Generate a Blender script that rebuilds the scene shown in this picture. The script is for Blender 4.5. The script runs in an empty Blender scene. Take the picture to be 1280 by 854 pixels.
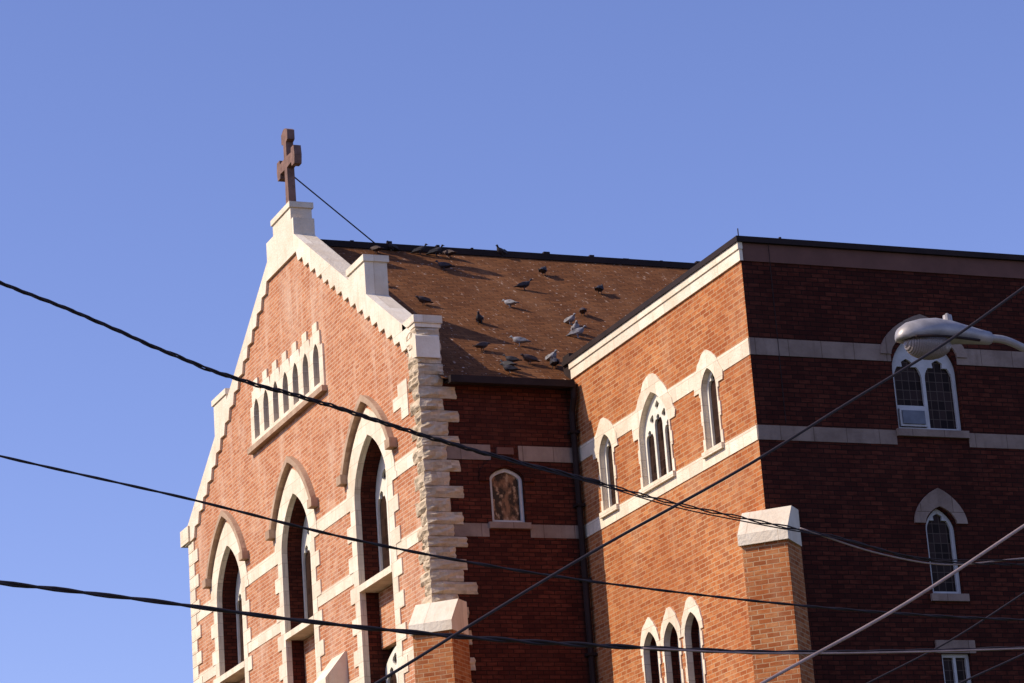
import bpy, bmesh, math, random
from mathutils import Vector, Matrix, noise
from mathutils.geometry import tessellate_polygon
random.seed(7)
scene=bpy.context.scene
COL=scene.collection

# ---------------------------------------------------------------- materials
def newmat(name):
    m=bpy.data.materials.new(name); m.use_nodes=True
    nt=m.node_tree; b=nt.nodes['Principled BSDF']
    return m,nt,b
def N(nt,t,**kw):
    n=nt.nodes.new(t)
    for k,v in kw.items(): setattr(n,k,v)
    return n
def mixrgb(nt,fac,a,b,mode='MIX'):
    n=nt.nodes.new('ShaderNodeMix'); n.data_type='RGBA'; n.blend_type=mode
    for sock,v in ((n.inputs[0],fac),(n.inputs[6],a),(n.inputs[7],b)):
        if isinstance(v,(int,float)): sock.default_value=v
        elif isinstance(v,tuple): sock.default_value=(*v,1) if len(v)==3 else v
        else: nt.links.new(v,sock)
    return n.outputs[2]
def uvmap(nt,scale=(1,1,1),loc=(0,0,0)):
    t=N(nt,'ShaderNodeUVMap'); t.uv_map='UVMap'
    m=N(nt,'ShaderNodeMapping'); m.inputs['Scale'].default_value=scale; m.inputs['Location'].default_value=loc
    nt.links.new(t.outputs[0],m.inputs[0]); return m.outputs[0]
def objco(nt,scale=(1,1,1)):
    t=N(nt,'ShaderNodeTexCoord')
    m=N(nt,'ShaderNodeMapping'); m.inputs['Scale'].default_value=scale
    nt.links.new(t.outputs['Object'],m.inputs[0]); return m.outputs[0]
def noise_fac(nt,vec,scale,detail=4,lo=.4,hi=.6,rough=.6):
    n=N(nt,'ShaderNodeTexNoise'); n.inputs['Scale'].default_value=scale; n.inputs['Detail'].default_value=detail
    n.inputs['Roughness'].default_value=rough
    nt.links.new(vec,n.inputs['Vector'])
    r=N(nt,'ShaderNodeMapRange'); r.inputs[1].default_value=lo; r.inputs[2].default_value=hi
    nt.links.new(n.outputs['Fac'],r.inputs[0]); return r.outputs[0]
def mul(nt,a,v):
    n=N(nt,'ShaderNodeMath',operation='MULTIPLY'); nt.links.new(a,n.inputs[0])
    if isinstance(v,(int,float)): n.inputs[1].default_value=v
    else: nt.links.new(v,n.inputs[1])
    return n.outputs[0]
def brick_mat(name,c1,c2,c3,mortar,pale,pale_amt,dark,dark_amt,bump=.6):
    m,nt,b=newmat(name)
    # slightly wandering courses so that joints are not ruler-straight
    uv0=uvmap(nt)
    wn=N(nt,'ShaderNodeTexNoise'); wn.inputs['Scale'].default_value=1.3; wn.inputs['Detail'].default_value=3
    nt.links.new(uv0,wn.inputs['Vector'])
    sub=N(nt,'ShaderNodeVectorMath',operation='SUBTRACT'); nt.links.new(wn.outputs['Color'],sub.inputs[0]); sub.inputs[1].default_value=(.5,.5,.5)
    sc=N(nt,'ShaderNodeVectorMath',operation='SCALE'); nt.links.new(sub.outputs[0],sc.inputs[0]); sc.inputs['Scale'].default_value=.035
    ad0=N(nt,'ShaderNodeVectorMath',operation='ADD'); nt.links.new(uv0,ad0.inputs[0]); nt.links.new(sc.outputs[0],ad0.inputs[1])
    uv=ad0.outputs[0]
    br=N(nt,'ShaderNodeTexBrick'); br.inputs['Scale'].default_value=1
    br.inputs['Brick Width'].default_value=.27; br.inputs['Row Height'].default_value=.095
    br.inputs['Mortar Size'].default_value=.010; br.inputs['Mortar Smooth'].default_value=.2
    br.inputs['Bias'].default_value=-.15
    nt.links.new(uv,br.inputs['Vector'])
    f=noise_fac(nt,uvmap(nt,(4.3,12.2,1)),1.0,1,.42,.58)
    ca=mixrgb(nt,f,c1,c3)
    nt.links.new(ca,br.inputs['Color1']); br.inputs['Color2'].default_value=(*c2,1); br.inputs['Mortar'].default_value=(*mortar,1)
    col=br.outputs['Color']
    blot=noise_fac(nt,uv,.55,5,.35,.7)
    col=mixrgb(nt,mul(nt,blot,dark_amt),col,dark)
    st=noise_fac(nt,uvmap(nt,(1.6,.22,1),(3,7,0)),1.0,6,.5,.75,.65)
    col=mixrgb(nt,mul(nt,st,pale_amt),col,pale)
    st=noise_fac(nt,uvmap(nt,(.7,.5,1),(13,2,0)),1.0,7,.56,.72,.7)
    col=mixrgb(nt,mul(nt,st,pale_amt*.7),col,pale)
    f2=noise_fac(nt,uvmap(nt,(7,9,1)),1.0,3,.3,.75)
    col=mixrgb(nt,mul(nt,f2,.25),col,(c1[0]*.5,c1[1]*.5,c1[2]*.5))
    nt.links.new(col,b.inputs['Base Color']); b.inputs['Roughness'].default_value=.9
    b.inputs['Specular IOR Level'].default_value=.12
    inv=N(nt,'ShaderNodeMath',operation='SUBTRACT'); inv.inputs[0].default_value=1; nt.links.new(br.outputs['Fac'],inv.inputs[1])
    nn=noise_fac(nt,uv,30,3,0,1)
    ad=N(nt,'ShaderNodeMath',operation='ADD'); nt.links.new(inv.outputs[0],ad.inputs[0]); nt.links.new(mul(nt,nn,.6),ad.inputs[1])
    bp=N(nt,'ShaderNodeBump'); bp.inputs['Strength'].default_value=bump; bp.inputs['Distance'].default_value=.012
    nt.links.new(ad.outputs[0],bp.inputs['Height']); nt.links.new(bp.outputs[0],b.inputs['Normal'])
    return m
def stone_mat(name,c,c2,joint=True,bump=.5,bw=.62,rh=.36,jc=.55,grime=.5):
    m,nt,b=newmat(name); uv=uvmap(nt)
    f=noise_fac(nt,uv,1.7,6,.35,.7); col=mixrgb(nt,f,c,c2)
    f3=noise_fac(nt,uvmap(nt,(3,.6,1)),1.5,5,.52,.8); col=mixrgb(nt,mul(nt,f3,grime),col,(c2[0]*.55,c2[1]*.5,c2[2]*.45))
    if joint:
        br=N(nt,'ShaderNodeTexBrick'); br.inputs['Scale'].default_value=1
        br.inputs['Brick Width'].default_value=bw; br.inputs['Row Height'].default_value=rh
        br.inputs['Mortar Size'].default_value=.007
        br.inputs['Color1'].default_value=(1,1,1,1); br.inputs['Color2'].default_value=(.84,.82,.80,1); br.inputs['Mortar'].default_value=(jc,jc*.92,jc*.85,1)
        nt.links.new(uv,br.inputs['Vector'])
        col=mixrgb(nt,1.0,col,br.outputs['Color'],'MULTIPLY')
    nt.links.new(col,b.inputs['Base Color']); b.inputs['Roughness'].default_value=.9; b.inputs['Specular IOR Level'].default_value=.12
    n=N(nt,'ShaderNodeTexNoise'); n.inputs['Scale'].default_value=14; n.inputs['Detail'].default_value=6
    nt.links.new(uv,n.inputs['Vector'])
    bp=N(nt,'ShaderNodeBump'); bp.inputs['Strength'].default_value=bump; bp.inputs['Distance'].default_value=.03
    nt.links.new(n.outputs['Fac'],bp.inputs['Height']); nt.links.new(bp.outputs[0],b.inputs['Normal'])
    return m
def plain(name,c,rough=.7,metal=0,spec=.3,var=.3,scale=6):
    m,nt,b=newmat(name); o=objco(nt)
    f=noise_fac(nt,o,scale,4,.3,.7); col=mixrgb(nt,f,c,tuple(x*(1-var) for x in c))
    nt.links.new(col,b.inputs['Base Color']); b.inputs['Roughness'].default_value=rough; b.inputs['Metallic'].default_value=metal
    b.inputs['Specular IOR Level'].default_value=spec
    return m
M={}
M['brick_fac']=brick_mat('facade_brick',(.54,.205,.09),(.37,.115,.045),(.60,.30,.16),(.66,.48,.34),(.72,.54,.40),.65,(.36,.11,.045),.3)
M['brick_wing']=brick_mat('wing_brick',(.48,.145,.042),(.27,.065,.02),(.56,.23,.085),(.56,.36,.20),(.62,.38,.22),.35,(.27,.065,.02),.45)
M['brick_street_shaded']=brick_mat('street_brick_shaded',(.085,.017,.010),(.038,.008,.006),(.125,.030,.017),(.013,.007,.005),(.10,.035,.025),.2,(.025,.007,.005),.5)  # street-side copy of the wall brick with its shade put into the colour
M['brick_nave_shaded']=brick_mat('nave_brick_shaded',(.105,.022,.012),(.048,.010,.007),(.15,.037,.020),(.016,.009,.006),(.12,.042,.03),.2,(.032,.009,.006),.5)  # nave side and window reveals: brick colour carries their shade
M['stone']=stone_mat('limestone',(.87,.75,.59),(.75,.61,.45),grime=.35,jc=.66)
M['cope']=stone_mat('coping_limestone',(.87,.76,.61),(.76,.62,.46),grime=.4,jc=.68,bw=1.3,rh=3.1)
M['stone_shaded']=stone_mat('limestone_shaded',(.34,.25,.20),(.22,.155,.125),bw=.75,rh=2.0,jc=.4)  # limestone for the sunless walls, shade painted into its colour
M['rock']=stone_mat('rockface_stone',(.66,.52,.37),(.38,.28,.18),joint=False,bump=1.0)
M['hood']=stone_mat('hood_stone',(.50,.35,.24),(.32,.20,.13),joint=False)
M['trac']=plain('white_tracery',(.82,.75,.62),.8,var=.2)
M['crossm']=plain('red_sandstone',(.25,.14,.11),.9,var=.45)
M['metal']=plain('dark_flashing',(.030,.016,.014),.7,0,.2,var=.5,scale=2)
M['fascia']=plain('brown_fascia',(.17,.075,.055),.8,var=.3,scale=2)
M['grey']=plain('lamp_housing',(.40,.36,.34),.45,.3,.5,var=.35,scale=9)
M['cable']=plain('black_cable',(.03,.02,.022),.6,0,.3)
M['steelw']=plain('pale_steel_wire',(.42,.30,.26),.5,.4,.5)
M['sash']=plain('sash_panel',(.16,.17,.20),.6,0,.3,var=.3)
M['wood']=plain('pole_wood',(.12,.08,.05),.9,var=.5)
M['asphalt']=plain('asphalt',(.05,.05,.05),.9,var=.3,scale=3)
M['conc']=plain('concrete',(.25,.23,.20),.9,var=.25,scale=1)
M['grass']=plain('grass',(.06,.07,.025),.95,var=.5,scale=.6)
M['paint']=plain('road_paint',(.7,.68,.6),.8)
M['wht']=plain('white_paint_frame',(.55,.52,.50),.6,var=.2)
def glass_mat(name,base,lead,w=.16,h=.2):
    m,nt,b=newmat(name); uv=uvmap(nt)
    br=N(nt,'ShaderNodeTexBrick',offset=0.0); br.inputs['Scale'].default_value=1
    br.inputs['Brick Width'].default_value=w; br.inputs['Row Height'].default_value=h
    br.inputs['Mortar Size'].default_value=.007
    br.inputs['Color1'].default_value=(*base,1); br.inputs['Color2'].default_value=(base[0]*3,base[1]*3,base[2]*3,1); br.inputs['Mortar'].default_value=(*lead,1)
    nt.links.new(uv,br.inputs['Vector']); nt.links.new(br.outputs['Color'],b.inputs['Base Color'])
    b.inputs['Roughness'].default_value=.3; b.inputs['Specular IOR Level'].default_value=.05
    return m
M['glass']=glass_mat('leaded_glass',(.014,.008,.007),(.10,.07,.055))
M['glass_lit']=glass_mat('west_leaded_glass',(.014,.007,.005),(.055,.032,.022))
def pane_mat():
    m,nt,b=newmat('reflection_pane'); o=objco(nt,(1.3,1,.7))
    f=noise_fac(nt,o,4.5,3,.44,.58); col=mixrgb(nt,f,(.03,.015,.01),(.24,.11,.055))  # blotches paint broken reflections onto the pane
    f=noise_fac(nt,o,9,3,.58,.63); col=mixrgb(nt,f,col,(.36,.22,.13))
    nt.links.new(col,b.inputs['Base Color']); b.inputs['Roughness'].default_value=.35; b.inputs['Specular IOR Level'].default_value=.2
    return m
M['pane']=pane_mat()
def roof_mat():
    m,nt,b=newmat('brown_shingles'); uv=uvmap(nt)
    br=N(nt,'ShaderNodeTexBrick'); br.inputs['Scale'].default_value=1
    br.inputs['Brick Width'].default_value=.33; br.inputs['Row Height'].default_value=.15; br.inputs['Mortar Size'].default_value=.010
    br.inputs['Color1'].default_value=(.215,.083,.030,1); br.inputs['Color2'].default_value=(.125,.047,.018,1); br.inputs['Mortar'].default_value=(.055,.022,.010,1)
    nt.links.new(uv,br.inputs['Vector']); col=br.outputs['Color']
    f=noise_fac(nt,uv,.5,6,.35,.7); col=mixrgb(nt,mul(nt,f,.5),col,(.095,.036,.015))
    f=noise_fac(nt,uvmap(nt,(1.2,.12,1)),1.0,5,.5,.75); col=mixrgb(nt,mul(nt,f,.35),col,(.30,.14,.065))
    f=noise_fac(nt,uvmap(nt,(8,2.2,1)),1.0,4,.63,.69); col=mixrgb(nt,mul(nt,f,.6),col,(.50,.34,.24))
    f=noise_fac(nt,uvmap(nt,(9,9,1)),1.0,2,.68,.71); col=mixrgb(nt,mul(nt,f,.85),col,(.68,.52,.42))
    nt.links.new(col,b.inputs['Base Color']); b.inputs['Roughness'].default_value=.95; b.inputs['Specular IOR Level'].default_value=.08
    bp=N(nt,'ShaderNodeBump'); bp.inputs['Strength'].default_value=.5; bp.inputs['Distance'].default_value=.01
    inv=N(nt,'ShaderNodeMath',operation='SUBTRACT'); inv.inputs[0].default_value=1; nt.links.new(br.outputs['Fac'],inv.inputs[1])
    nt.links.new(inv.outputs[0],bp.inputs['Height']); nt.links.new(bp.outputs[0],b.inputs['Normal'])
    return m
M['roof']=roof_mat()

# ---------------------------------------------------------------- mesh helpers
def setuv(bm):
    l=bm.loops.layers.uv.get('UVMap') or bm.loops.layers.uv.new('UVMap')
    bm.normal_update()
    for f in bm.faces:
        n=f.normal
        if abs(n.z)>.97 or n.length<.5:
            for lp in f.loops: lp[l].uv=(lp.vert.co.x,lp.vert.co.y)
            continue
        t=Vector((-n.y,n.x,0)).normalized()
        if t.x+t.y*1.01<0: t=-t
        bt=n.cross(t).normalized()
        if bt.z<0: bt=-bt
        for lp in f.loops: lp[l].uv=(lp.vert.co.dot(t)+40,lp.vert.co.dot(bt)+20)
def finish(bm,name,mat,parent=None,smooth=False,recalc=True):
    if recalc: bmesh.ops.recalc_face_normals(bm,faces=bm.faces[:])
    setuv(bm)
    me=bpy.data.meshes.new(name); bm.to_mesh(me); bm.free()
    if smooth:
        for p in me.polygons: p.use_smooth=True
    me.materials.append(mat)
    ob=bpy.data.objects.new(name,me); COL.objects.link(ob)
    if parent: ob.parent=parent
    return ob
def empty(name):
    e=bpy.data.objects.new(name,None); COL.objects.link(e); return e
church=empty('brick_church')
Z=Vector((0,0,1))
class Fr:
    def __init__(s,o,sd,n): s.o=Vector(o); s.s=Vector(sd); s.n=Vector(n)
    def p(s,a,z,d): return s.o+s.s*a+Z*z+s.n*d
XF=-3.762; YN=8.58; YC=17.6; YL=27.0
FAC=Fr((XF,0,0),(0,1,0),(-1,0,0))
WNG=Fr((0,0,0),(0,1,0),(-1,0,0))
DRK=Fr((0,0,0),(1,0,0),(0,-1,0))
NAV=Fr((0,YN,0),(1,0,0),(0,-1,0))
def add_plate(bm,fr,outer,holes,d0,d1,sides=True,hsides=True,back=False,hd1=None):
    polys=[outer]+list(holes)
    flat=[q for pl in polys for q in pl]
    vf=[bm.verts.new(fr.p(a,z,d0)) for a,z in flat]
    for t in tessellate_polygon([[Vector((a,z,0)) for a,z in pl] for pl in polys]):
        try: bm.faces.new([vf[i] for i in t])
        except ValueError: pass
    if back:
        vb=[bm.verts.new(fr.p(a,z,d1)) for a,z in flat]
        for t in tessellate_polygon([[Vector((a,z,0)) for a,z in pl] for pl in polys]):
            try: bm.faces.new([vb[i] for i in t])
            except ValueError: pass
    off=0
    for k,pl in enumerate(polys):
        n=len(pl)
        if (k==0 and sides) or (k>0 and hsides):
            dd=d1 if (k==0 or hd1 is None) else hd1
            if back: vb2=vb[off:off+n]
            else: vb2=[bm.verts.new(fr.p(a,z,dd)) for a,z in pl]
            for i in range(n):
                j=(i+1)%n
                bm.faces.new([vf[off+i],vf[off+j],vb2[j],vb2[i]])
        off+=n
def plate(name,fr,outer,holes,d0,d1,mat,**kw):
    bm=bmesh.new(); add_plate(bm,fr,outer,holes,d0,d1,**kw)
    return finish(bm,name,mat,church)
def box_bm(bm,x0,x1,y0,y1,z0,z1):
    vs=[bm.verts.new((x,y,z)) for z in (z0,z1) for x,y in ((x0,y0),(x1,y0),(x1,y1),(x0,y1))]
    for f in ((3,2,1,0),(4,5,6,7),(0,1,5,4),(1,2,6,5),(2,3,7,6),(3,0,4,7)): bm.faces.new([vs[i] for i in f])
def box(name,x0,x1,y0,y1,z0,z1,mat,parent=church):
    bm=bmesh.new(); box_bm(bm,x0,x1,y0,y1,z0,z1); return finish(bm,name,mat,parent)
def rect(a,b,c,d): return [(a,c),(b,c),(b,d),(a,d)]
def arc(cx,h,zs,za,n=9):
    rise=za-zs; L=[]
    if rise>=h*1.3:
        c=(rise*rise-h*h)/(2*h); R=c+h
        a1=math.atan2(rise,c) if c>0 else math.pi/2
        for i in range(n+1):
            a=a1*i/n; L.append((c-R*math.cos(a),R*math.sin(a)))
    else:
        for i in range(n+1):
            a=math.pi/2*i/n; x=-h*math.cos(a)
            L.append((x,rise*(.68*math.sin(a)+.32*(1-math.cos(a)))))
    pts=[(cx+x,zs+z) for x,z in L]+[(cx-x,zs+z) for x,z in reversed(L[:-1])]
    return pts
def archo(cx,h,zb,zs,za,n=9): return [(cx-h,zb)]+arc(cx,h,zs,za,n)+[(cx+h,zb)]
def circ(cx,cz,r,n=12,foil=0,amp=.25):
    return [(cx+r*(1+amp*math.cos(foil*a) if foil else 1)*math.cos(a),cz+r*(1+amp*math.cos(foil*a) if foil else 1)*math.sin(a)) for a in [2*math.pi*i/n for i in range(n)]]
def toothed(cx,h,zb,zs,za,w1,w2,wa,th=.3,n=10,rough=0):
    z=zb;k=0;left=[]
    while z<zs-.01:
        z2=min(z+th,zs); w=w1 if k%2 else w2
        left+= [(h+w,z),(h+w,z2)]; z=z2;k+=1
    A=arc(cx,h+wa,zs,za,n)
    if rough:
        A=[(cx+(x-cx)*(1+random.uniform(-rough,rough)),zs+(zz-zs)*(1+random.uniform(-rough,rough))) for x,zz in A]
    return [(cx-a,b) for a,b in left]+A+[(cx+a,b) for a,b in reversed(left)]

def window(name,fr,cx,h,zb,zs,za,nl,d,mat='trac',bar=.07,glass='glass',transom=None,tsel=None):
    outer=archo(cx,h,zb,zs,za,9)
    holes=[]; W=2*h; lw=(W-bar*(nl+1))/nl; hl=lw/2; rise=za-zs
    for i in range(nl):
        c=cx-h+bar+hl+i*(lw+bar)
        off=abs(c-cx)/h
        top=zs+rise*(.95-bar/rise if nl==1 else (.30 if nl==2 else (.42 if off<.1 else .12)))
        spr=top-hl*1.25
        if transom and (tsel is None or i in tsel):
            holes.append(rect(c-hl,c+hl,zb+bar,transom-bar/2)); b0=transom+bar/2
        else: b0=zb+bar
        A=arc(c,hl,spr,top,8)
        m=len(A); A=list(A)
        for k in (m//4+1,m-2-m//4):
            x,z=A[k]; A[k]=(c+(x-c)*.62,z-hl*.16)
        holes.append([(c-hl,b0)]+A+[(c+hl,b0)])
    if nl==2:
        holes.append(circ(cx,zs+rise*.56,min(h*.2,rise*.22),16,4,.22))
    if nl==3:
        for sx in (-1,1): holes.append(circ(cx+sx*h*.40,zs+rise*.36,h*.12,12,3,.2))
        holes.append(circ(cx,zs+rise*.66,h*.12,12,4,.2))
    plate(name+'_tracery',fr,outer,holes,d,d-.07,M[mat])
    plate(name+'_glass',fr,outer,[],d-.055,d-.06,M[glass],sides=False)

def surround(name,fr,cx,h,zb,zs,za,w1,w2,wa,zarch,proud=.03,depth=.35,mat='stone',th=.3,rough=0,rmat=None):
    o=toothed(cx,h,zb,zs,zarch,w1,w2,wa,th,10,rough)
    i=archo(cx,h,zb,zs,za,9)
    poly=o+[p for p in reversed(i)]
    bm=bmesh.new(); add_plate(bm,fr,poly,[],proud,-.0,sides=True)
    def rev(b,d0,d1):
        v0=[b.verts.new(fr.p(a,z,d0)) for a,z in i]; v1=[b.verts.new(fr.p(a,z,d1)) for a,z in i]
        for k in range(len(i)-1): b.faces.new([v0[k],v0[k+1],v1[k+1],v1[k]])
    if rmat:
        rev(bm,-.001,-.12)
        b2=bmesh.new(); rev(b2,-.121,-depth); finish(b2,name+'_reveal',M[rmat],church,recalc=False)
    else: rev(bm,-.001,-depth)
    finish(bm,name+'_surround',M[mat],church,recalc=False)
def hole(cx,h,zb,zs,za,g=.02): return archo(cx,h+g,zb-g,zs,za+g,9)
def bar_bm(bm,fr,a0,a1,z0,z1,d0,d1):
    vs=[bm.verts.new(fr.p(a,z,d)) for d in (d0,d1) for a,z in ((a0,z0),(a1,z0),(a1,z1),(a0,z1))]
    for f in ((3,2,1,0),(4,5,6,7),(0,1,5,4),(1,2,6,5),(2,3,7,6),(3,0,4,7)): bm.faces.new([vs[i] for i in f])
def bars(name,fr,L,mat):
    bm=bmesh.new()
    for q in L: bar_bm(bm,fr,*q)
    return finish(bm,name,mat,church)
def rock(bm,x0,x1,y0,y1,z0,z1,amp=.035):
    b=bmesh.new(); box_bm(b,x0,x1,y0,y1,z0,z1)
    bmesh.ops.subdivide_edges(b,edges=b.edges[:],cuts=3,use_grid_fill=True)
    c=Vector(((x0+x1)/2,(y0+y1)/2,(z0+z1)/2)); hs=Vector(((x1-x0)/2,(y1-y0)/2,(z1-z0)/2))
    for v in b.verts:
        q=v.co-c; on=[abs(abs(q[k])-hs[k])<1e-4 for k in range(3)]; e=sum(on)
        for k in range(2):
            if on[k]:
                s=1 if q[k]>0 else -1
                v.co[k]+= s*(random.uniform(.1,1.2)*amp if e==1 else random.uniform(-.5,.2)*amp)
    mp={}
    for v in b.verts: mp[v]=bm.verts.new(v.co)
    for f in b.faces: bm.faces.new([mp[v] for v in f.verts])
    b.free()

# ---------------------------------------------------------------- FACADE
B1=(17.15,17.50); B2=(15.39,15.69)
slope=.65
WC=[23.4,17.65,12.02]
ZS,ZA=17.30,18.62
HW=1.12
holes=[]
for c in WC:
    holes.append(hole(c,HW,9.0,ZS,ZA,.01))
    holes.append(hole(c,1.0,2.6,6.0,7.2,.01))
AY0,AY1=14.8,20.75
holes.append(rect(AY0+.15,AY1-.15,20.65,21.95))
gl=[(YN,0),(YL,0),(YL,19.45),(YC+1.0,24.85),(YC,25.2),(YC-1.0,24.85),(YN,19.35)]
plate('facade_wall',FAC,gl,holes,0,-.45,M['brick_fac'],hsides=False)
for c in WC:
    surround('low_window',FAC,c,1.0,2.6,6.0,7.2,.4,.65,.55,7.9)
    window('low_window',FAC,c,1.0,2.6,6.0,7.2,3,-.3)
for c in WC:
    surround('great_window',FAC,c,HW,9.0,ZS,ZA,.34,.64,.56,19.26,th=.37,depth=.66,rmat='brick_nave_shaded')  # reveals use the darkened brick, painting the shade of the recess
    window('great_window',FAC,c,HW,15.25,ZS,ZA,3,-.50,bar=.10,glass='glass_lit')
    window('gallery_window',FAC,c,HW,10.6,13.2,13.75,3,-.50,bar=.10,glass='glass_lit')
    plate('spandrel_panel',FAC,rect(c-HW,c+HW,13.76,15.12),[],-.44,-.62,M['brick_fac'])
    plate('base_panel',FAC,rect(c-HW,c+HW,9.0,10.5),[],-.44,-.62,M['brick_fac'])
    bars('sills',FAC,[(c-HW,c+HW,15.1,15.26,-.54,.04),(c-HW,c+HW,10.46,10.62,-.54,.04)],M['stone'])
    zc=17.95
    o=[p for p in arc(c,HW+.78,ZS,19.58,24) if p[1]>zc]; i=[p for p in arc(c,HW+.63,ZS,19.42,24) if p[1]>zc]
    plate('label_mould',FAC,o+list(reversed(i)),[],.15,0,M['hood'])
    bars('label_stop',FAC,[(o[0][0]-.16,i[0][0]+.02,zc-.12,zc+.10,0,.2),(i[-1][0]-.02,o[-1][0]+.16,zc-.12,zc+.10,0,.2)],M['hood'])
ed=[YL]+[v for c in WC for v in (c+HW+.01,c-HW-.01)]+[YN]
bl=[]
for k in range(0,len(ed),2):
    a1,a0=ed[k],ed[k+1]
    for z0,z1 in (B1,B2,(12.9,13.2),(10.2,10.5)):
        bl.append((a0,a1,z0,z1,-.02,.016))
bl+=[(YN,YL,8.0,8.4,-.02,.06),(YN,YL,0,1.0,-.02,.10)]
bars('string_courses',FAC,bl,M['stone'])
lights=[]; n=7; step=.82; AC=(AY0+AY1)/2
for k in range(n):
    lights.append(archo(AC+(k-3)*step,.22,20.78,21.45,21.84,6))
pts=[(AY1,20.6),(AY1,21.7)]
for k in range(n):
    cc=AC+(3-k)*step
    if k>0: pts.append((cc+step*.5,21.85))
    else: pts.append((cc+step*.42,21.7))
    pts+=[(cc+step*.42,22.1),(cc+step*.22,22.1),(cc+step*.22,22.36),(cc-step*.22,22.36),(cc-step*.22,22.1),(cc-step*.42,22.1)]
    if k==n-1: pts.append((cc-step*.42,21.7))
pts+=[(AY0,21.7),(AY0,20.6)]
plate('arcade_stone',FAC,pts,lights,.05,-.25,M['stone'])
plate('arcade_glass',FAC,rect(AY0+.16,AY1-.16,20.66,21.94),[],-.20,-.21,M['glass_lit'],sides=False)
bars('arcade_sill',FAC,[(AY0-.1,AY1+.1,20.46,20.60,-.1,.15)],M['hood'])
def zt(t): return 25.1-slope*(t-1.15)
right=[(9.15,19.45),(9.15,19.95),(6.15,21.88),(6.15,22.78),(5.0,22.78),(5.0,22.6),(1.15,25.1),(1.15,25.55),(.98,25.55),(.98,25.95)]
left=[(9.6,19.45),(9.6,19.8),(6.35,21.80),(6.35,22.74),(5.15,22.74),(5.15,22.5),(1.1,25.1),(1.1,25.6),(.5,25.6),(.5,25.95)]
top=[(YC+t,z) for t,z in left]+[(YC-t,z) for t,z in reversed(right)]
st=.46; ts=[.9+st*k for k in range(int((9.0-.9)/st)+1)]
low=[]
for k,t in enumerate(ts):
    z=zt(t)-.66
    if k>0: low.append((t-.12,zt(ts[k-1])-.66))
    low.append((t,z))
lowR=[(YC-t,z) for t,z in reversed(low)]; lowL=[(YC+t,z) for t,z in low]
plate('gable_coping',FAC,top+lowR+lowL,[],.07,-.50,M['cope'],back=True)
bars('coping_caps',FAC,[(YC+5.1,YC+6.42,22.66,22.82,-.54,.11),(YC-6.2,YC-4.95,22.70,22.86,-.54,.11),(YC-1.03,YC+.55,25.88,26.03,-.54,.11)],M['cope'])
bars('foot_stone',FAC,[(26.7,27.5,19.5,19.95,-.5,.12)],M['stone'])
q=[];z=8.4;k=0
while z<19.4:
    q.append((YL-(.85 if k%2 else .5),YL+.02,z,min(z+.34,19.46),-.02,.035)); z+=.36;k+=1
bars('corner_quoins',FAC,q,M['stone'])
bm=bmesh.new(); z=20.18;k=0
while z>8.6:
    h=random.uniform(.24,.33)
    z0=z-h
    if z0>18.95: lx,ly=.54+random.uniform(0,.05),.55
    else:
        lx=(.86 if k%2 else .58)+random.uniform(-.04,.04); ly=(.34 if k%2 else .62)
        if 13.9<z0<14.5: lx+=.2
    rock(bm,XF-.03,XF+lx,YN-.04,YN+ly,z0+.004,z-.004,.055)
    z=z0;k+=1
finish(bm,'rockface_quoins',M['rock'],church)
box('pier_core',XF+.0,XF+.50,YN+.0,YN+.5,18.9,20.19,M['rock'])
bm=bmesh.new(); box_bm(bm,XF-.04,XF+.59,YN-.05,YN+.62,20.185,20.28); box_bm(bm,XF-.07,XF+.62,YN-.09,YN+.66,20.281,20.46)
finish(bm,'pier_cap',M['cope'],church)
bars('facade_putlog_stones',FAC,[(9.3,9.9,18.95,19.2,-.02,.02),(9.3,10.25,18.65,18.95,-.02,.02),(9.3,9.75,18.35,18.65,-.02,.02)],M['stone'])

# ---------------------------------------------------------------- NAVE SIDE
nz=dict(cx=-1.82,h=.40,zb=15.72,zs=16.72,za=16.98)
plate('nave_side_wall',NAV,rect(XF,0,0,19.1),[hole(nz['cx'],nz['h'],nz['zb'],nz['zs'],nz['za'],.01)],0,-.3,M['brick_nave_shaded'],hsides=False,sides=False)
def segarch(cx,h,zb,zs,za): return archo(cx,h,zb,zs,za,6)
i=segarch(nz['cx'],nz['h'],nz['zb'],nz['zs'],nz['za'])
bm=bmesh.new(); v0=[bm.verts.new(NAV.p(a,z,0)) for a,z in i]; v1=[bm.verts.new(NAV.p(a,z,-.25)) for a,z in i]
for k in range(len(i)): bm.faces.new([v0[k],v0[(k+1)%len(i)],v1[(k+1)%len(i)],v1[k]])
finish(bm,'nave_window_reveal',M['brick_nave_shaded'],church)
plate('nave_window_frame',NAV,i,[segarch(nz['cx'],nz['h']-.07,nz['zb']+.07,nz['zs']-.02,nz['za']-.08)],-.06,-.14,M['wht'])
plate('nave_window_pane',NAV,i,[],-.12,-.13,M['pane'],sides=False)
o=arc(nz['cx'],nz['h']+.26,16.78,17.30,8)
plate('nave_window_voussoirs',NAV,[(nz['cx']-nz['h']-.26,16.66)]+o+[(nz['cx']+nz['h']+.26,16.66),(nz['cx']+nz['h']+.02,16.66)]+list(reversed(arc(nz['cx'],nz['h']+.02,16.74,17.02,8)))+[(nz['cx']-nz['h']-.02,16.66)],[],.05,0,M['brick_street_shaded'])
bars('nave_keystone',NAV,[(nz['cx']-.2,nz['cx']+.2,17.28,17.44,-.02,.07)],M['fascia'])
bars('nave_sill',NAV,[(nz['cx']-.5,nz['cx']+.5,15.58,15.72,-.15,.08)],M['stone_shaded'])
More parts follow.
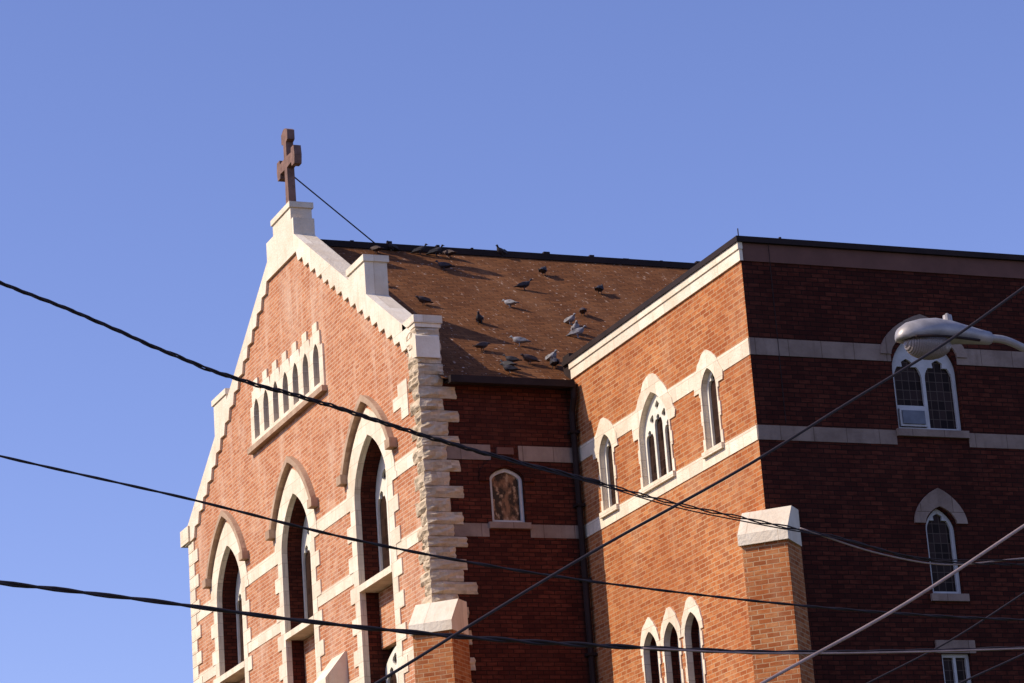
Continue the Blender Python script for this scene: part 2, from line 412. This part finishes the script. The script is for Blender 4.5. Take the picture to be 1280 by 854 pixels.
bars('nave_bands',NAV,[(XF+.5,nz['cx']-.34,B1[0],B1[1],-.02,.016),(nz['cx']+.34,-.002,B1[0],B1[1],-.02,.016),
   (XF+.5,nz['cx']-.5,B2[0],B2[1],-.02,.016),(nz['cx']+.5,-.002,B2[0],B2[1],-.02,.016),(XF,-.002,0,1,-.02,.1)],M['stone_shaded'])
E0=19.12; RS=.677; YR=17.75; ZR=E0+RS*(YR-YN)
def roofpt(x,y): return E0+RS*(y-YN)
bm=bmesh.new()
x0,x1=XF+.45,26
yy=[YN-.28,YR,2*YR-YN+.28]
v=[[bm.verts.new((x,y,E0+RS*(min(y,2*YR-y)-YN))) for y in yy] for x in (x0,x1)]
bm.faces.new([v[0][0],v[1][0],v[1][1],v[0][1]]); bm.faces.new([v[0][1],v[1][1],v[1][2],v[0][2]])
finish(bm,'nave_roof',M['roof'],church)
bm=bmesh.new(); box_bm(bm,x0,x1,YR-.16,YR+.16,ZR-.08,ZR+.09); finish(bm,'ridge_cap',M['metal'],church)
bm=bmesh.new()
for k in range(14): 
    xx=x0+.6+k*1.07+random.uniform(-.3,.3); box_bm(bm,xx,xx+random.uniform(.04,.18),YR-.06,YR+.06,ZR+.09,ZR+random.uniform(.12,.2))
finish(bm,'ridge_clips',M['metal'],church)
bm=bmesh.new(); box_bm(bm,XF+.60,-.14,YN-.42,YN-.24,E0-.30,E0-.14); box_bm(bm,XF+.60,-.01,YN-.26,YN+.0,E0-.24,E0-.20)
finish(bm,'gutter',M['metal'],church)
bm=bmesh.new()
box_bm(bm,-.05,9,YN-.02,YN+.35,18.9,19.75)
for (xa,xb,ya,yb) in ((1.6,3.2,9.5,10.1),(3.2,5.2,10.4,11.2),(5.2,8.2,11.4,12.4)):  # dark wedges put in for the gap and shadow along the wing parapet
    vs=[bm.verts.new(p) for p in ((xa,YN+.3,19.76),(xb,YN+.3,19.76),(xb,yb,roofpt(0,yb)+.04),(xa,ya,roofpt(0,ya)+.04),(xa,YN+.3,19.55),(xb,YN+.3,19.55),(xb,yb,roofpt(0,yb)-.1),(xa,ya,roofpt(0,ya)-.1))]
    for f in ((3,2,1,0),(4,5,6,7),(0,1,5,4),(1,2,6,5),(2,3,7,6),(3,0,4,7)): bm.faces.new([vs[i] for i in f])
finish(bm,'flashing_and_shadow_wedges',M['metal'],church)
def tube_bm(bm,P,r,n=8,caps=True):
    rings=[]
    for i,p in enumerate(P):
        p=Vector(p); a=Vector(P[max(i-1,0)]); b=Vector(P[min(i+1,len(P)-1)])
        t=(b-a).normalized(); ref=Vector((0,0,1)) if abs(t.z)<.9 else Vector((1,0,0))
        u=t.cross(ref).normalized(); w=u.cross(t).normalized()
        rr=r[i] if isinstance(r,(list,tuple)) else r
        rings.append([bm.verts.new(p+(u*math.cos(2*math.pi*k/n)+w*math.sin(2*math.pi*k/n))*rr) for k in range(n)])
    for i in range(len(rings)-1):
        for k in range(n): bm.faces.new([rings[i][k],rings[i][(k+1)%n],rings[i+1][(k+1)%n],rings[i+1][k]])
    if caps: bm.faces.new(rings[0]); bm.faces.new(rings[-1])
bm=bmesh.new(); tube_bm(bm,[(-.14,YN-.33,18.9),(-.14,YN-.30,18.6),(-.13,YN-.12,18.3),(-.13,YN-.12,0)],.075)
for z in (17.8,16.1,14.4,12.7,10.5,8,5,2): box_bm(bm,-.24,-.02,YN-.21,YN-.0,z,z+.06)
finish(bm,'downpipe',M['metal'],church)

# ---------------------------------------------------------------- WING lit wall
ww=[(7.08,.34,15.70,17.0,17.42),(4.58,.74,15.70,16.85,17.68),(1.88,.34,15.70,17.0,17.42)]
trip=[5.66,4.64,3.62]
wh=[hole(*w,.01) for w in ww]+[hole(c,.35,10.7,12.25,12.68,.01) for c in trip]
for c in (6.9,4.6,2.0): wh.append(hole(c,.5,3.0,5.2,5.8,.01))
plate('wing_west_wall',WNG,rect(0,YN,0,19.2),wh,0,-.3,M['brick_wing'],hsides=False,sides=False)
for k,w in enumerate(ww):
    surround('wing_window',WNG,w[0],w[1],w[2],w[3],w[4],.06,.11,.34,w[4]+.42,th=.3,rough=.05,depth=.3)
    window('wing_window',WNG,w[0],w[1],w[2],w[3],w[4],3 if k==1 else 1,-.10,bar=.085 if k==1 else .08,glass='glass_lit')
for c in trip:
    surround('triplet_window',WNG,c,.35,10.7,12.25,12.68,.05,.10,.15,13.0,rough=.05,depth=.4,rmat='brick_nave_shaded')  # dark reveal colour stands for shade inside the opening
    window('triplet_window',WNG,c,.35,10.7,12.25,12.68,1,-.30,bar=.05,glass='glass_lit')
for c in (6.9,4.6,2.0):
    surround('ground_window',WNG,c,.5,3.0,5.2,5.8,.15,.25,.3,6.15)
    window('ground_window',WNG,c,.5,3.0,5.2,5.8,2,-.2)
def split(a,b,cuts):
    out=[];cur=a
    for c0,c1 in sorted(cuts): out.append((cur,c0)); cur=c1
    out.append((cur,b)); return out
L=[(a,b,B1[0],B1[1],-.02,.016) for a,b in split(.0,YN-.002,[(7.08-.35,7.08+.35),(4.58-.75,4.58+.75),(1.88-.35,1.88+.35)])]
L+=[(0,YN-.002,B2[0],B2[1],-.02,.02)]
L+=[(w[0]-w[1]-.12,w[0]+w[1]+.12,15.60,15.72,-.25,.09) for w in ww]
L+=[(c-.42,c+.42,10.56,10.70,-.25,.08) for c in trip]+[(0,YN,8.0,8.3,-.02,.05),(0,YN,0,1,-.02,.1)]
bars('wing_bands',WNG,L,M['stone'])
bars('wing_cornice',WNG,[(-.04,YN-.002,19.12,19.50,-.03,.045),(-.06,YN-.002,19.36,19.50,-.03,.075)],M['cope'])
# ---------------------------------------------------------------- WING dark wall
XE=26.0
dk=[(4.0,.76,15.72,17.0,17.85,2),(3.95,.35,12.32,13.65,14.10,1)]
dk2=[]
for ox in (0,7.4,14.8):
    for w in dk: dk2.append((w[0]+ox,*w[1:]))
    dk2.append((4.0+ox,.6,3.0,5.2,5.8,2))
flat=[(3.95+ox,.33,9.5,11.12) for ox in (0,7.4,14.8)]
plate('wing_street_wall',DRK,rect(0,XE,0,19.2),[hole(*w[:5],.01) for w in dk2]+[rect(c-h,c+h,a,b) for c,h,a,b in flat],0,-.3,M['brick_street_shaded'],hsides=True,sides=False)
for c,h,a,b in flat:
    plate('flat_window_frame',DRK,rect(c-h,c+h,a,b),[rect(c-h+.07,c-.03,a+.07,a+.75),rect(c+.03,c+h-.07,a+.07,a+.75),rect(c-h+.07,c-.03,a+.83,b-.07),rect(c+.03,c+h-.07,a+.83,b-.07)],-.08,-.15,M['wht'])
    plate('flat_window_glass',DRK,rect(c-h,c+h,a,b),[],-.13,-.14,M['glass'],sides=False)
    bars('flat_window_lintel',DRK,[(c-h-.12,c+h+.12,b+.001,b+.26,-.02,.04),(c-h-.08,c+h+.08,a-.15,a-.001,-.1,.06)],M['stone_shaded'])
for w in dk2:
    big=w[5]==2
    window('street_window',DRK,*w[:5],w[5],-.10,'wht',bar=.075,transom=(w[2]+.50 if big else None),tsel=(0,))
    cx,h,zb,zs,za=w[:5]
    z_=zs+.30 if big else zs+.12
    o=arc(cx,h+.26,z_,za+(.34 if big else .40),9); i=arc(cx,h+.015,z_,za+.02,9)
    plate('street_window_hood',DRK,o+list(reversed(i)),[],.05,0,M['stone_shaded'])
    bars('street_window_sill',DRK,[(cx-h-.08,cx+h+.08,zb-.15,zb,-.18,.07)],M['stone_shaded'])
    if big and zb>10:
        bars('hopper_sash',DRK,[(cx-h+.09,cx-.06,zb+.09,zb+.13,-.1,-.05),(cx-h+.09,cx-.06,zb+.42,zb+.46,-.1,-.05),(cx-h+.085,cx-h+.13,zb+.131,zb+.419,-.1,-.05),(cx-.10,cx-.055,zb+.131,zb+.419,-.1,-.05)],M['wht'])
        bars('hopper_pane',DRK,[(cx-h+.135,cx-.105,zb+.135,zb+.415,-.152,-.02)],M['sash'])  # stands for the bluish pane inside the hopper sash
L=[]
for z0,z1 in (B1,B2):
    for a,b in split(.0,XE,[(4.0+ox-.78,4.0+ox+.78) for ox in (0,7.4,14.8)] if z0>17 else [(4.0+ox-.85,4.0+ox+.85) for ox in (0,7.4,14.8)]):
        L.append((a,b,z0,z1,-.02,.018))
L+=[(0,XE,8.0,8.3,-.02,.05),(0,XE,0,1,-.02,.1)]
bars('street_bands',DRK,L,M['stone_shaded'])
bars('street_fascia',DRK,[(-.03,XE,19.12,19.50,-.03,.03)],M['fascia'])
bm=bmesh.new()
box_bm(bm,-.11,.35,-.11,YN+.3,19.502,19.62); box_bm(bm,.351,XE,-.11,.35,19.502,19.62)
finish(bm,'parapet_coping',M['metal'],church)
box('wing_roof',.3,XE,.3,YN,18.9,19.2,M['metal'])
bm=bmesh.new(); tube_bm(bm,[(.05,.1,19.6),(.05,.1,19.85)],.012); tube_bm(bm,[(1.0,.1,19.6),(1.0,.1,19.72)],.03)
tube_bm(bm,[(.62,-.07,19.5),(.62,-.06,15.75)],.008)
finish(bm,'lightning_rods',M['metal'],church)
bm=bmesh.new(); box_bm(bm,XF+.01,25.9,26.7,26.95,0,19.3); box_bm(bm,25.7,25.95,.05,26.9,0,19.3); finish(bm,'rear_walls',M['brick_fac'],church)
bm=bmesh.new(); vs=[bm.verts.new(p) for p in ((25.96,YN,19.1),(25.96,26.9,19.1),(25.96,YR,ZR-.05))]; bm.faces.new(vs); finish(bm,'rear_gable',M['brick_fac'],church)

# ---------------------------------------------------------------- buttresses
def prism(bm,o,wd,nd,prof,w0,w1):
    o=Vector(o);wd=Vector(wd);nd=Vector(nd)
    A=[bm.verts.new(o+wd*w0+nd*d+Z*z) for d,z in prof]; B=[bm.verts.new(o+wd*w1+nd*d+Z*z) for d,z in prof]
    bm.faces.new(A); bm.faces.new(list(reversed(B)))
    for i in range(len(prof)):
        j=(i+1)%len(prof); bm.faces.new([A[i],B[i],B[j],A[j]])
def diag(o,zc,mat,sh=.25):
    wd=(.7071,-.7071,0); nd=(-.7071,-.7071,0)
    bm=bmesh.new(); prism(bm,o,wd,nd,[(-.5,0),(.42,0),(.42,zc-.74),(-.5,zc-.74)],-.46+sh,.46+sh)
    finish(bm,'buttress',mat,church)
    bm=bmesh.new(); prism(bm,o,wd,nd,[(-.4,zc-.739),(.50,zc-.739),(.50,zc-.52),(.06,zc),(-.4,zc)],-.51+sh,.51+sh)
    bmesh.ops.bevel(bm,geom=bm.edges[:],offset=.012,segments=1)
    finish(bm,'buttress_weathering',M['cope'],church)
    bm=bmesh.new(); prism(bm,o,wd,nd,[(-.4,0),(.5,0),(.5,1.2),(.42,1.35),(-.4,1.35)],-.55+sh,.55+sh); finish(bm,'buttress_plinth',M['stone'],church)
diag((0,0,0),13.95,M['brick_wing'],.04)
diag((XF,YN,0),13.88,M['brick_wing'],.12)
for yc in (14.8,20.5):
    bm=bmesh.new(); prism(bm,(XF,yc,0),(0,1,0),(-1,0,0),[(-.1,0),(.5,0),(.5,13.15),(-.1,13.15)],-.42,.42); finish(bm,'facade_buttress',M['brick_fac'],church)
    bm=bmesh.new(); prism(bm,(XF,yc,0),(0,1,0),(-1,0,0),[(-.05,13.151),(.57,13.151),(.57,13.32),(.05,13.95),(-.05,13.95)],-.48,.48); finish(bm,'facade_buttress_cap',M['cope'],church)

# ---------------------------------------------------------------- CROSS
CX=XF+.22; CY=YC-.22
bm=bmesh.new()
box_bm(bm,CX-.2,CX+.2,CY-.28,CY+.28,26.03,26.16)
cr=[(-.13,26.1),(-.10,27.22),(-.46,27.24),(-.48,27.12),(-.70,27.12),(-.74,27.36),(-.70,27.62),(-.48,27.62),(-.46,27.50),(-.11,27.52),(-.11,27.92),(-.25,27.96),(-.25,28.22),(-.1,28.3),(0,28.32)]
pl=cr+[(-a,b) for a,b in reversed(cr[:-1])]
fr=Fr((CX,CY,0),(0,1,0),(-1,0,0))
add_plate(bm,fr,pl,[],.10,-.10,back=True)
crossob=finish(bm,'cross',M['crossm'])
def crv(P,sub=8):
    P=[Vector(p) for p in P]; n=len(P); T=[]
    for i in range(n):
        if i==0: T.append((P[1]-P[0]).normalized())
        elif i==n-1: T.append((P[-1]-P[-2]).normalized())
        else:
            d0=(P[i]-P[i-1]); d1=(P[i+1]-P[i]); l0,l1=d0.length,d1.length
            T.append((d0/l0*l1+d1/l1*l0).normalized())
    out=[]
    for i in range(n-1):
        L=(P[i+1]-P[i]).length; m0=T[i]*L; m1=T[i+1]*L
        for k in range(sub):
            t=k/sub; out.append((2*t**3-3*t*t+1)*P[i]+(t**3-2*t*t+t)*m0+(-2*t**3+3*t*t)*P[i+1]+(t**3-t*t)*m1)
    out.append(P[-1]); return out
bm=bmesh.new(); tube_bm(bm,[(CX,CY,27.1),(-1.1,YR,ZR+.08)],.018,6); finish(bm,'cross_guy_wire',M['cable'])

# ---------------------------------------------------------------- pigeons
def loft(bm,secs,n=8):
    rings=[]
    for x,z,rz,ry in secs:
        rings.append([bm.verts.new((x,ry*math.cos(2*math.pi*k/n),z+rz*math.sin(2*math.pi*k/n))) for k in range(n)])
    for i in range(len(rings)-1):
        for k in range(n): bm.faces.new([rings[i][k],rings[i][(k+1)%n],rings[i+1][(k+1)%n],rings[i+1][k]])
    bm.faces.new(rings[0]); bm.faces.new(rings[-1])
def pigeon_mesh(name,mat,headz):
    bm=bmesh.new()
    loft(bm,[(-.21,.085,.006,.035),(-.15,.095,.014,.035),(-.10,.11,.035,.045),(-.03,.125,.060,.068),(.04,.13,.066,.070),(.09,.145,.052,.055),(.115,.165+headz*.3,.034,.036),(.125,.20+headz*.7,.024,.025),(.14,.225+headz,.026,.024),(.165,.225+headz,.018,.016),(.178,.22+headz,.007,.006),(.20,.213+headz,.003,.003)],10)
    for sy in (-1,1):
        tube_bm(bm,[(.01,sy*.03,.09),(.005,sy*.03,.04),(.01,sy*.03,.0)],[.014,.006,.005],6)
        for a in (-.4,0,.4): tube_bm(bm,[(.01,sy*.03,.004),(.01+.035*math.cos(a),sy*.03+.035*math.sin(a),.003)],.004,5)
        w=[(-.16,.10),(-.05,.085),(.06,.105),(.07,.14),(0,.165),(-.10,.14)]
        va=[bm.verts.new((x,sy*(.078 if -.12<x<.07 else .05),z)) for x,z in w]; bm.faces.new(va)
    bmesh.ops.recalc_face_normals(bm,faces=bm.faces[:]); setuv(bm)
    me=bpy.data.meshes.new(name); bm.to_mesh(me); bm.free(); me.materials.append(mat)
    for p in me.polygons: p.use_smooth=True
    return me
pm=[pigeon_mesh('pigeon_dark',plain('pigeon_slate',(.045,.038,.045),.7,var=.5,scale=20),0),
    pigeon_mesh('pigeon_grey',plain('pigeon_grey',(.34,.32,.34),.7,var=.7,scale=14),-.02),
    pigeon_mesh('pigeon_low',plain('pigeon_brown',(.08,.05,.045),.7,var=.5,scale=20),-.045)]
PB=[(-1.34,17.2),(-.08,17.34),(.35,17.29),(.70,17.22),(-.78,17.5),(2.36,17.6),(-1.68,13.25),(.09,16.10),(-.72,12.09),(.69,13.43),(1.74,14.89),(3.88,14.93),(-1.51,10.17),(-.35,10.63),(-1.14,9.35),(-.68,9.40),(0,9.64),(-.15,9.21),(1.81,12.39),(1.52,11.41),(-1.48,8.71),(1.62,11.7),(-.05,9.35),(-1.42,8.95),(2.5,13.1),(-2.3,14.6),(2.9,16.2)]
for k,(x,y) in enumerate(PB):
    ob=bpy.data.objects.new('pigeon',pm[1] if k in (18,21,9,19,13,16) else pm[0 if k%3 else 2]); COL.objects.link(ob)
    ob.location=(x,y,roofpt(x,y)+.0); ob.rotation_euler=(0,0,random.uniform(0,6.28)); s=random.uniform(1.1,1.35); ob.scale=(s,s,s)

# ---------------------------------------------------------------- street lamp
lamp=empty('street_lamp')
bm=bmesh.new()
secs=[(-13.11,8.60,.02,.02),(-13.08,8.61,.075,.085),(-13.0,8.625,.115,.135),(-12.88,8.64,.135,.16),(-12.72,8.655,.135,.165),(-12.55,8.66,.115,.14),(-12.40,8.655,.09,.10),(-12.25,8.645,.07,.07),(-12.14,8.635,.06,.06)]
loft(bm,[(x,z,rz,ry) for x,z,rz,ry in secs],16)
for v in bm.verts:
    v.co.y-=27
    if v.co.z<8.58: v.co.z=8.58+(v.co.z-8.58)*.2
finish(bm,'housing',M['grey'],lamp,True)
bm=bmesh.new(); bmesh.ops.create_uvsphere(bm,u_segments=20,v_segments=12,radius=1)
for v in bm.verts: v.co=Vector((-12.80+v.co.x*.235,-27+v.co.y*.14,8.55+v.co.z*.145))
mg,ntg,bg=newmat('refractor_glass'); bg.inputs['Base Color'].default_value=(.20,.16,.15,1); bg.inputs['Roughness'].default_value=.3
wv=N(ntg,'ShaderNodeTexWave'); wv.inputs['Scale'].default_value=16; ntg.links.new(objco(ntg),wv.inputs[0])
bpn=N(ntg,'ShaderNodeBump'); bpn.inputs['Strength'].default_value=.5; bpn.inputs['Distance'].default_value=.01; ntg.links.new(wv.outputs['Fac'],bpn.inputs['Height']); ntg.links.new(bpn.outputs[0],bg.inputs['Normal'])
finish(bm,'refractor_bowl',mg,lamp,True)
bm=bmesh.new(); tube_bm(bm,[(-12.56,-27,8.74),(-12.56,-27,8.83)],[.045,.04],12); tube_bm(bm,[(-12.56,-27,8.828),(-12.56,-27,8.85)],[.03,.01],12); finish(bm,'photocell',M['grey'],lamp)
bm=bmesh.new(); tube_bm(bm,[(-13.06,-27,8.58),(-12.98,-27.13,8.575),(-12.85,-27.165,8.575),(-12.7,-27.17,8.575),(-12.5,-27.13,8.58),(-12.3,-27.08,8.585)],.013,6); finish(bm,'door_rim',M['metal'],lamp)
bm=bmesh.new(); tube_bm(bm,crv([(-12.2,-27,8.635),(-12.0,-27,8.63),(-11.79,-27,8.56),(-11.3,-27,8.30),(-10.6,-27,7.95),(-9.75,-27,7.75)]),.036,10); finish(bm,'arm',M['grey'],lamp,True)
bm=bmesh.new(); tube_bm(bm,[(-9.6,-27,0),(-9.6,-27,5),(-9.6,-27,9.2)],[.17,.15,.13],14); finish(bm,'pole',M['wood'],lamp,True)

# ---------------------------------------------------------------- cables
def cable(P,r,mat='cable',strands=1,sep=.02,pitch=.55,name='overhead_cable'):
    C=crv(P,10); bm=bmesh.new()
    if strands==1: tube_bm(bm,C,r,7)
    else:
        D=[]
        for i in range(len(C)-1):
            n=max(1,int((C[i+1]-C[i]).length/.07))
            for k in range(n): D.append(C[i].lerp(C[i+1],k/n))
        D.append(C[-1])
        for s in range(strands):
            Q=[];acc=0
            for i,p in enumerate(D):
                if i: acc+=(D[i]-D[i-1]).length
                a=2*math.pi*(acc/pitch+s/strands)+.6*math.sin(acc*1.3)
                rr=sep*(1+.3*math.sin(acc*.9+s))
                Q.append(p+Vector((0,math.cos(a)*rr,math.sin(a)*rr)))
            tube_bm(bm,Q,r,6)
    return finish(bm,name,M[mat],None,True)
W1=[(-20.04,10.34),(-19.25,10.06),(-18.46,9.74),(-17.89,9.53),(-16.82,9.26),(-15.64,8.93),(-14.68,8.70),(-13.80,8.52),(-13.08,8.34),(-11.97,8.14),(-10.93,7.96),(-10.27,7.80),(-8.76,7.73)]
W2=[(-19.62,9.14),(-17.59,8.73),(-15.93,8.36),(-14.01,8.04),(-11.89,7.80),(-10.49,7.68),(-7.53,7.54)]
W3=[(-20.54,6.92),(-19.33,6.79),(-17.63,6.59),(-16.08,6.46),(-14.46,6.38),(-13.27,6.345),(-11.68,6.36),(-10.21,6.40)]
def pl3(W,y,pre=None,post=None):
    L=[(x,y,z) for x,z in W]
    if pre: L=[pre]+L
    if post: L=L+[post]
    return L
cable(pl3(W1[:8],-22,(-30,-22,14.0)),.010,strands=3,sep=.015)
cable([(-14.0,-22,8.56)]+pl3(W1[8:],-22)+[(-4.5,-22,8.0)],.008,strands=2,sep=.012)
cable(pl3([(x,z+(.0 if x<-15 else -.05*math.sin((x+15.6)*.6))) for x,z in W1[5:]],-22.03,None,(-4.5,-22,7.9)),.007)
cable([(-11.5,-22,8.08),(-10.56,-22,7.82),(-9.9,-22,7.72),(-8.76,-22,7.80),(-4.5,-22,8.2)],.010,'steelw')
cable(pl3(W2,-20,(-30,-20,12.0),(-4,-20,7.6)),.011,strands=2,sep=.006,pitch=.8)
cable(pl3(W3,-24,(-30,-24,8.4),(-4.5,-24,6.7)),.014,strands=2,sep=.011,pitch=.9)
cable(pl3([(-14.46,6.37),(-13.27,6.33),(-11.68,6.345),(-10.21,6.39)],-24.02,None,(-4.5,-24,6.6)),.010,'steelw')
cable([(-24.0,-30,2.2)]+[(x,-30,z) for x,z in ((-19.32,4.92),(-17.64,5.86),(-16.29,6.56),(-15.50,7.01),(-14.46,7.60),(-13.74,8.06))]+[(-9,-30,11.2)],.011)
cable([(-19,-28,3.5),(-15.31,-28,5.30),(-13.94,-28,5.95),(-12.69,-28,6.64),(-8,-28,9.3)],.014,'steelw')
cable([(-14,-18,4.8),(-8.56,-18,7.16),(-7.30,-18,7.71),(-6.17,-18,8.31),(-1,-18,11)],.012)
cable([(-18,-26,3.6),(-12.25,-26,5.67),(-11.53,-26,5.94),(-6,-26,8.3)],.010)
def upole(x,y,h):
    e=empty('utility_pole'); bm=bmesh.new(); tube_bm(bm,[(x,y,0),(x,y,h*.5),(x,y,h)],[.18,.155,.12],14); finish(bm,'shaft',M['wood'],e,True)
    bm=bmesh.new(); box_bm(bm,x-.06,x+.06,y-1.2,y+1.2,h-.8,h-.68); finish(bm,'crossarm',M['wood'],e)
    bm=bmesh.new()
    for yy in (-1.1,-.5,.5,1.1): tube_bm(bm,[(x,y+yy,h-.68),(x,y+yy,h-.5)],[.04,.06],8)
    finish(bm,'insulators',M['grey'],e)
upole(-4.3,-22,11); upole(-30.1,-22,15)

# ---------------------------------------------------------------- ground
def sheet(name,x0,x1,y0,y1,z,mat):
    bm=bmesh.new(); bm.faces.new([bm.verts.new(p) for p in ((x0,y0,z),(x1,y0,z),(x1,y1,z),(x0,y1,z))]); return finish(bm,name,mat)
sheet('ground',-1500,1500,-1500,1500,0,M['grass'])
sheet('road',-400,400,-44,-32,.004,M['asphalt'])
bm=bmesh.new(); box_bm(bm,-400,400,-31.999,-28,-.1,.13); box_bm(bm,-400,400,-50,-44.001,-.1,.13); finish(bm,'pavement',M['conc'])
bm=bmesh.new()
for k in range(-40,40): 
    bm.faces.new([bm.verts.new(p) for p in ((k*6,-38.07,.008),(k*6+3,-38.07,.008),(k*6+3,-37.93,.008),(k*6,-37.93,.008))])
finish(bm,'road_markings',M['paint'])

# ---------------------------------------------------------------- light
EL=math.radians(38); AZ=math.radians(13)
sd=Vector((-math.cos(AZ)*math.cos(EL),math.sin(AZ)*math.cos(EL),math.sin(EL)))
sl=bpy.data.lights.new('sun','SUN'); sl.energy=5; sl.angle=math.radians(.5); sl.color=(1,.90,.72)
so=bpy.data.objects.new('sun',sl); COL.objects.link(so); so.rotation_euler=sd.to_track_quat('Z','Y').to_euler(); so.location=(-40,10,40)
w=bpy.data.worlds.new('World'); scene.world=w; w.use_nodes=True; nt=w.node_tree
bg=nt.nodes['Background']; sky=nt.nodes.new('ShaderNodeTexSky'); sky.sky_type='NISHITA'; sky.sun_disc=False
sky.sun_elevation=EL; sky.sun_rotation=math.radians(270+13); sky.altitude=300; sky.air_density=1.0; sky.dust_density=.8; sky.ozone_density=2.6
mx=mixrgb(nt,1.0,sky.outputs[0],(1.08,.97,1.32),'MULTIPLY')
nt.links.new(mx,bg.inputs[0]); bg.inputs[1].default_value=.14
scene.view_settings.view_transform='Standard'; scene.view_settings.look='None'; scene.view_settings.exposure=0

# ---------------------------------------------------------------- camera
ya,pi_,ro=math.radians(23.412),math.radians(16.636),.0728
fwd=Vector((math.sin(ya)*math.cos(pi_),math.cos(ya)*math.cos(pi_),math.sin(pi_)))
r0=Vector((math.cos(ya),-math.sin(ya),0)); u0=r0.cross(fwd)
rt=r0*math.cos(ro)-u0*math.sin(ro); up=r0*math.sin(ro)+u0*math.cos(ro)
cam=bpy.data.cameras.new('camera'); cam.sensor_width=36; cam.lens=3526.1/1280*36; cam.clip_end=4000; cam.clip_start=.5
co=bpy.data.objects.new('camera',cam); COL.objects.link(co)
m=Matrix((rt,up,-fwd)).transposed().to_4x4(); m.translation=Vector((-25.85,-47.809,1.6)); co.matrix_world=m
scene.camera=co
